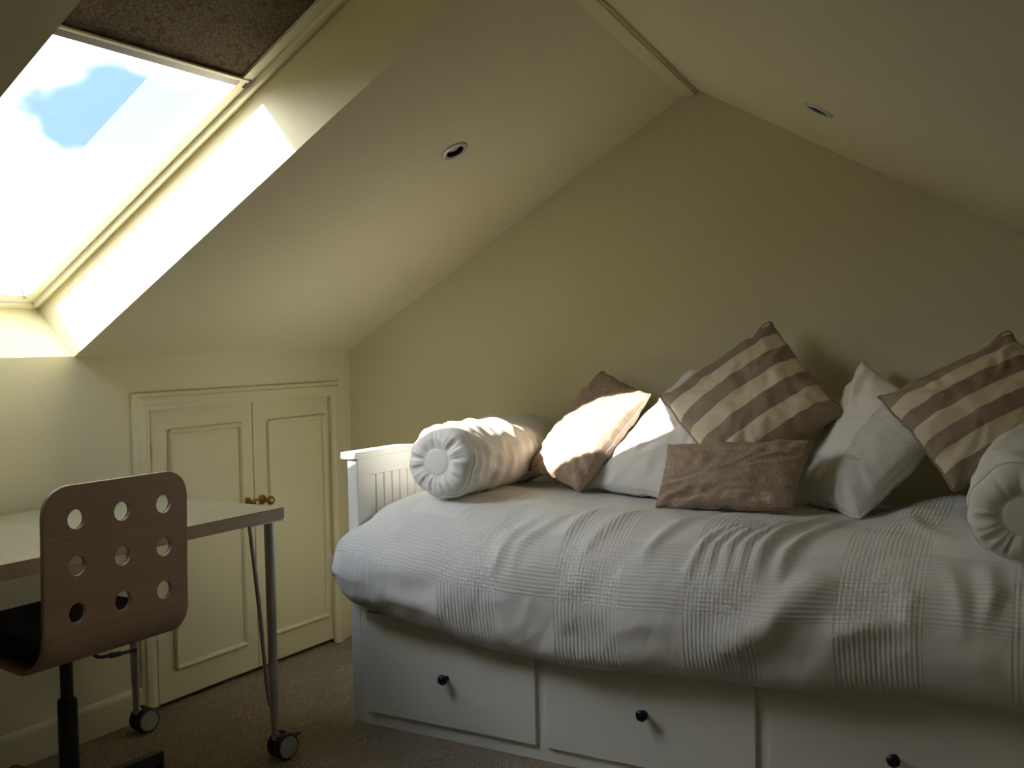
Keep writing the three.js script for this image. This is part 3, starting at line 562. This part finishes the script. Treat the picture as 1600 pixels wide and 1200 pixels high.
// ---------------------------------------------------------------- swivel chair
{
  const cx = 0.51, cz = 1.68, zl = 1.487, zr = 1.873, bxp = 0.713, y0 = 0.545, y1 = 0.866, th = 0.011;
  const t = thing('swivel_chair', 'bent plywood swivel chair with nine round holes in its back', 'chair', [cx, 0, cz]);
  const sh = new THREE.Shape(), r = 0.062, a = zl - cz, b = zr - cz;
  sh.moveTo(a, y0); sh.lineTo(a, y1 - r); sh.quadraticCurveTo(a + 0.004, y1 - 0.006, a + r, y1); sh.lineTo(b - r, y1); sh.quadraticCurveTo(b - 0.004, y1 - 0.006, b, y1 - r); sh.lineTo(b, y0); sh.lineTo(a, y0);
  for (const hz of [-0.122, -0.006, 0.112]) for (const hy of [0.791, 0.69, 0.588]) { const h = new THREE.Path(); h.absarc(hz, hy, 0.0235, 0, TAU, true); sh.holes.push(h); }
  const flat = new THREE.ExtrudeGeometry(sh, { depth: th - 0.004, bevelEnabled: true, bevelThickness: 0.002, bevelSize: 0.0018, bevelOffset: -0.0018, bevelSegments: 2, curveSegments: 28 });
  // shape's x runs along z, its depth along +x
  flat.applyMatrix4(new THREE.Matrix4().makeBasis(V(0, 0, 1), V(0, 1, 0), V(-1, 0, 0))).translate(bxp - cx, 0, 0);
  const lean = (g) => { const p = g.attributes.position; for (let i = 0; i < p.count; i++) { const k = p.getY(i) - 0.69, zz = p.getZ(i); p.setX(i, p.getX(i) + 0.03 * k); } g.computeVertexNormals(); return g; };
  // bend and seat: a strip swept along the side profile
  const prof = []; const xb = bxp - cx, R0 = 0.085;
  for (let k = 0; k <= 14; k++) { const q = k / 14 * Math.PI / 2 * 1.02; prof.push([xb - R0 + R0 * Math.cos(q), y0 + 0.001 - R0 * Math.sin(q), -Math.sin(q), Math.cos(q)]); }
  const last = prof.at(-1); for (let k = 1; k <= 12; k++) { const d = k / 12 * 0.33; prof.push([last[0] - d, last[1] + 0.012 * Math.sin(k / 12 * 2.6) - (k > 10 ? 0.006 * (k - 10) : 0), -1, 0]); }
  const pos = [], idx = [], NW = 20;
  prof.forEach(([x, y, , ], i) => {
    const pr = prof[Math.max(0, i - 1)], nx = prof[Math.min(prof.length - 1, i + 1)], tx = nx[0] - pr[0], ty = nx[1] - pr[1], l = Math.hypot(tx, ty), ox = -ty / l, oy = tx / l;  // towards the outside of the bend
    const fade = i > 20 ? (i - 20) / 6 * 0.03 : 0;
    for (const s of [0, 1]) for (let j = 0; j <= NW; j++) { const z = lerp(a + fade * fade * 20, b - fade * fade * 20, j / NW); pos.push(x + 0.002 - (s ? ox * th : 0), y - (s ? oy * th : 0), z); }
  });
  const row = 2 * (NW + 1);
  for (let i = 0; i + 1 < prof.length; i++) {
    const A = i * row, B = A + row;
    for (let j = 0; j < NW; j++) { idx.push(A + j, A + j + 1, B + j, B + j, A + j + 1, B + j + 1); const c = A + NW + 1 + j, d = B + NW + 1 + j; idx.push(c, d, c + 1, c + 1, d, d + 1); }
    idx.push(A, B, A + NW + 1, A + NW + 1, B, B + NW + 1, A + NW, A + 2 * NW + 1, B + NW, B + NW, A + 2 * NW + 1, B + 2 * NW + 1);
  }
  const E = (prof.length - 1) * row; for (let j = 0; j < NW; j++) idx.push(E + j, E + j + 1, E + NW + 1 + j, E + NW + 1 + j, E + j + 1, E + NW + 2 + j);
  const bend = new THREE.BufferGeometry(); bend.setAttribute('position', new THREE.Float32BufferAttribute(pos, 3)); bend.setAttribute('uv', new THREE.Float32BufferAttribute(pos.flatMap((_, i) => i % 3 ? [] : [pos[i + 2], pos[i + 1] + pos[i]]), 2)); bend.setIndex(idx); bend.computeVertexNormals();
  const plyBoth = M.ply.clone(); plyBoth.side = THREE.DoubleSide;
  part('backrest', lean(flat), plyBoth, t);
  part('seat', lean(bend), plyBoth, t);
  part('plate', bx(-0.07, 0.04, 0.436, 0.456, -0.05, 0.05, 0.004), M.darkMetal, t);
  part('gas_lift', rod(V(0, 0.3, 0), V(0, 0.43, 0), 0.0145, 0.0145, 24), M.black, t);
  part('lift_sleeve', lathe([[0.0, 0.335], [0.019, 0.335], [0.0225, 0.33], [0.0225, 0.1], [0.028, 0.09], [0.028, 0.06], [0, 0.06]], V(0, 1, 0), V(0, 0, 0), 28), M.darkMetal, t);
  const lv = part('lever', tube([V(0, 0.448, -0.045), V(0, 0.440, -0.06), V(0, 0.412, -0.085), V(0, 0.403, -0.13), V(0, 0.398, -0.2)], 0.0045, 40, 8), M.darkMetal, t);
  part('grip', rod(V(0, 0.404, -0.122), V(0, 0.401, -0.152), 0.0068, 0.0068, 12), M.black, lv);
  for (let k = 0; k < 5; k++) {
    const q = -1.71 + k * TAU / 5, f = V(Math.cos(q), 0, Math.sin(q)), s = V(-f.z, 0, f.x), c = (d, y, w) => f.clone().multiplyScalar(d).add(V(0, y, 0)).addScaledVector(s, w);
    const l = part('base_arm', [hexa([c(0.015, 0.062, -0.02), c(0.30, 0.072, -0.014), c(0.30, 0.072, 0.014), c(0.015, 0.062, 0.02), c(0.015, 0.125, -0.017), c(0.30, 0.098, -0.011), c(0.30, 0.098, 0.011), c(0.015, 0.125, 0.017)]), rod(c(0.298, 0.071, 0), c(0.298, 0.0965, 0), 0.014, 0.012, 16)], M.darkMetal, t);
    const w0 = c(0.30, 0.027, 0);
    for (const e of [-1, 1]) part('castor_wheel', lathe([[0, -0.008], [0.025, -0.008], [0.027, -0.004], [0.027, 0.004], [0.025, 0.008], [0, 0.008]], s, w0.clone().addScaledVector(s, e * 0.013), 24), M.black, l);
    part('castor_hood', [rod(w0.clone().add(V(0, 0.018, 0)), w0.clone().add(V(0, 0.046, 0)), 0.014, 0.01, 12)], M.black, l);
  }
  // dark pad on the seat
  const pad = new RoundedBoxGeometry(0.35, 0.062, 0.37, 5, 0.03), pp = pad.attributes.position;
  for (let i = 0; i < pp.count; i++) pp.setY(i, pp.getY(i) + 0.012 * fbm(pp.getX(i) * 6, pp.getZ(i) * 6, 3, 2) + 0.01 * (1 - (pp.getX(i) / 0.18) ** 2));
  pad.computeVertexNormals(); pad.translate(cx + 0.0, 0.508, cz);
  single('seat_cushion', pad, M.blackCloth, 'flat black cushion lying on the plywood chair seat', 'cushion');
}

renderer.render(scene, camera);
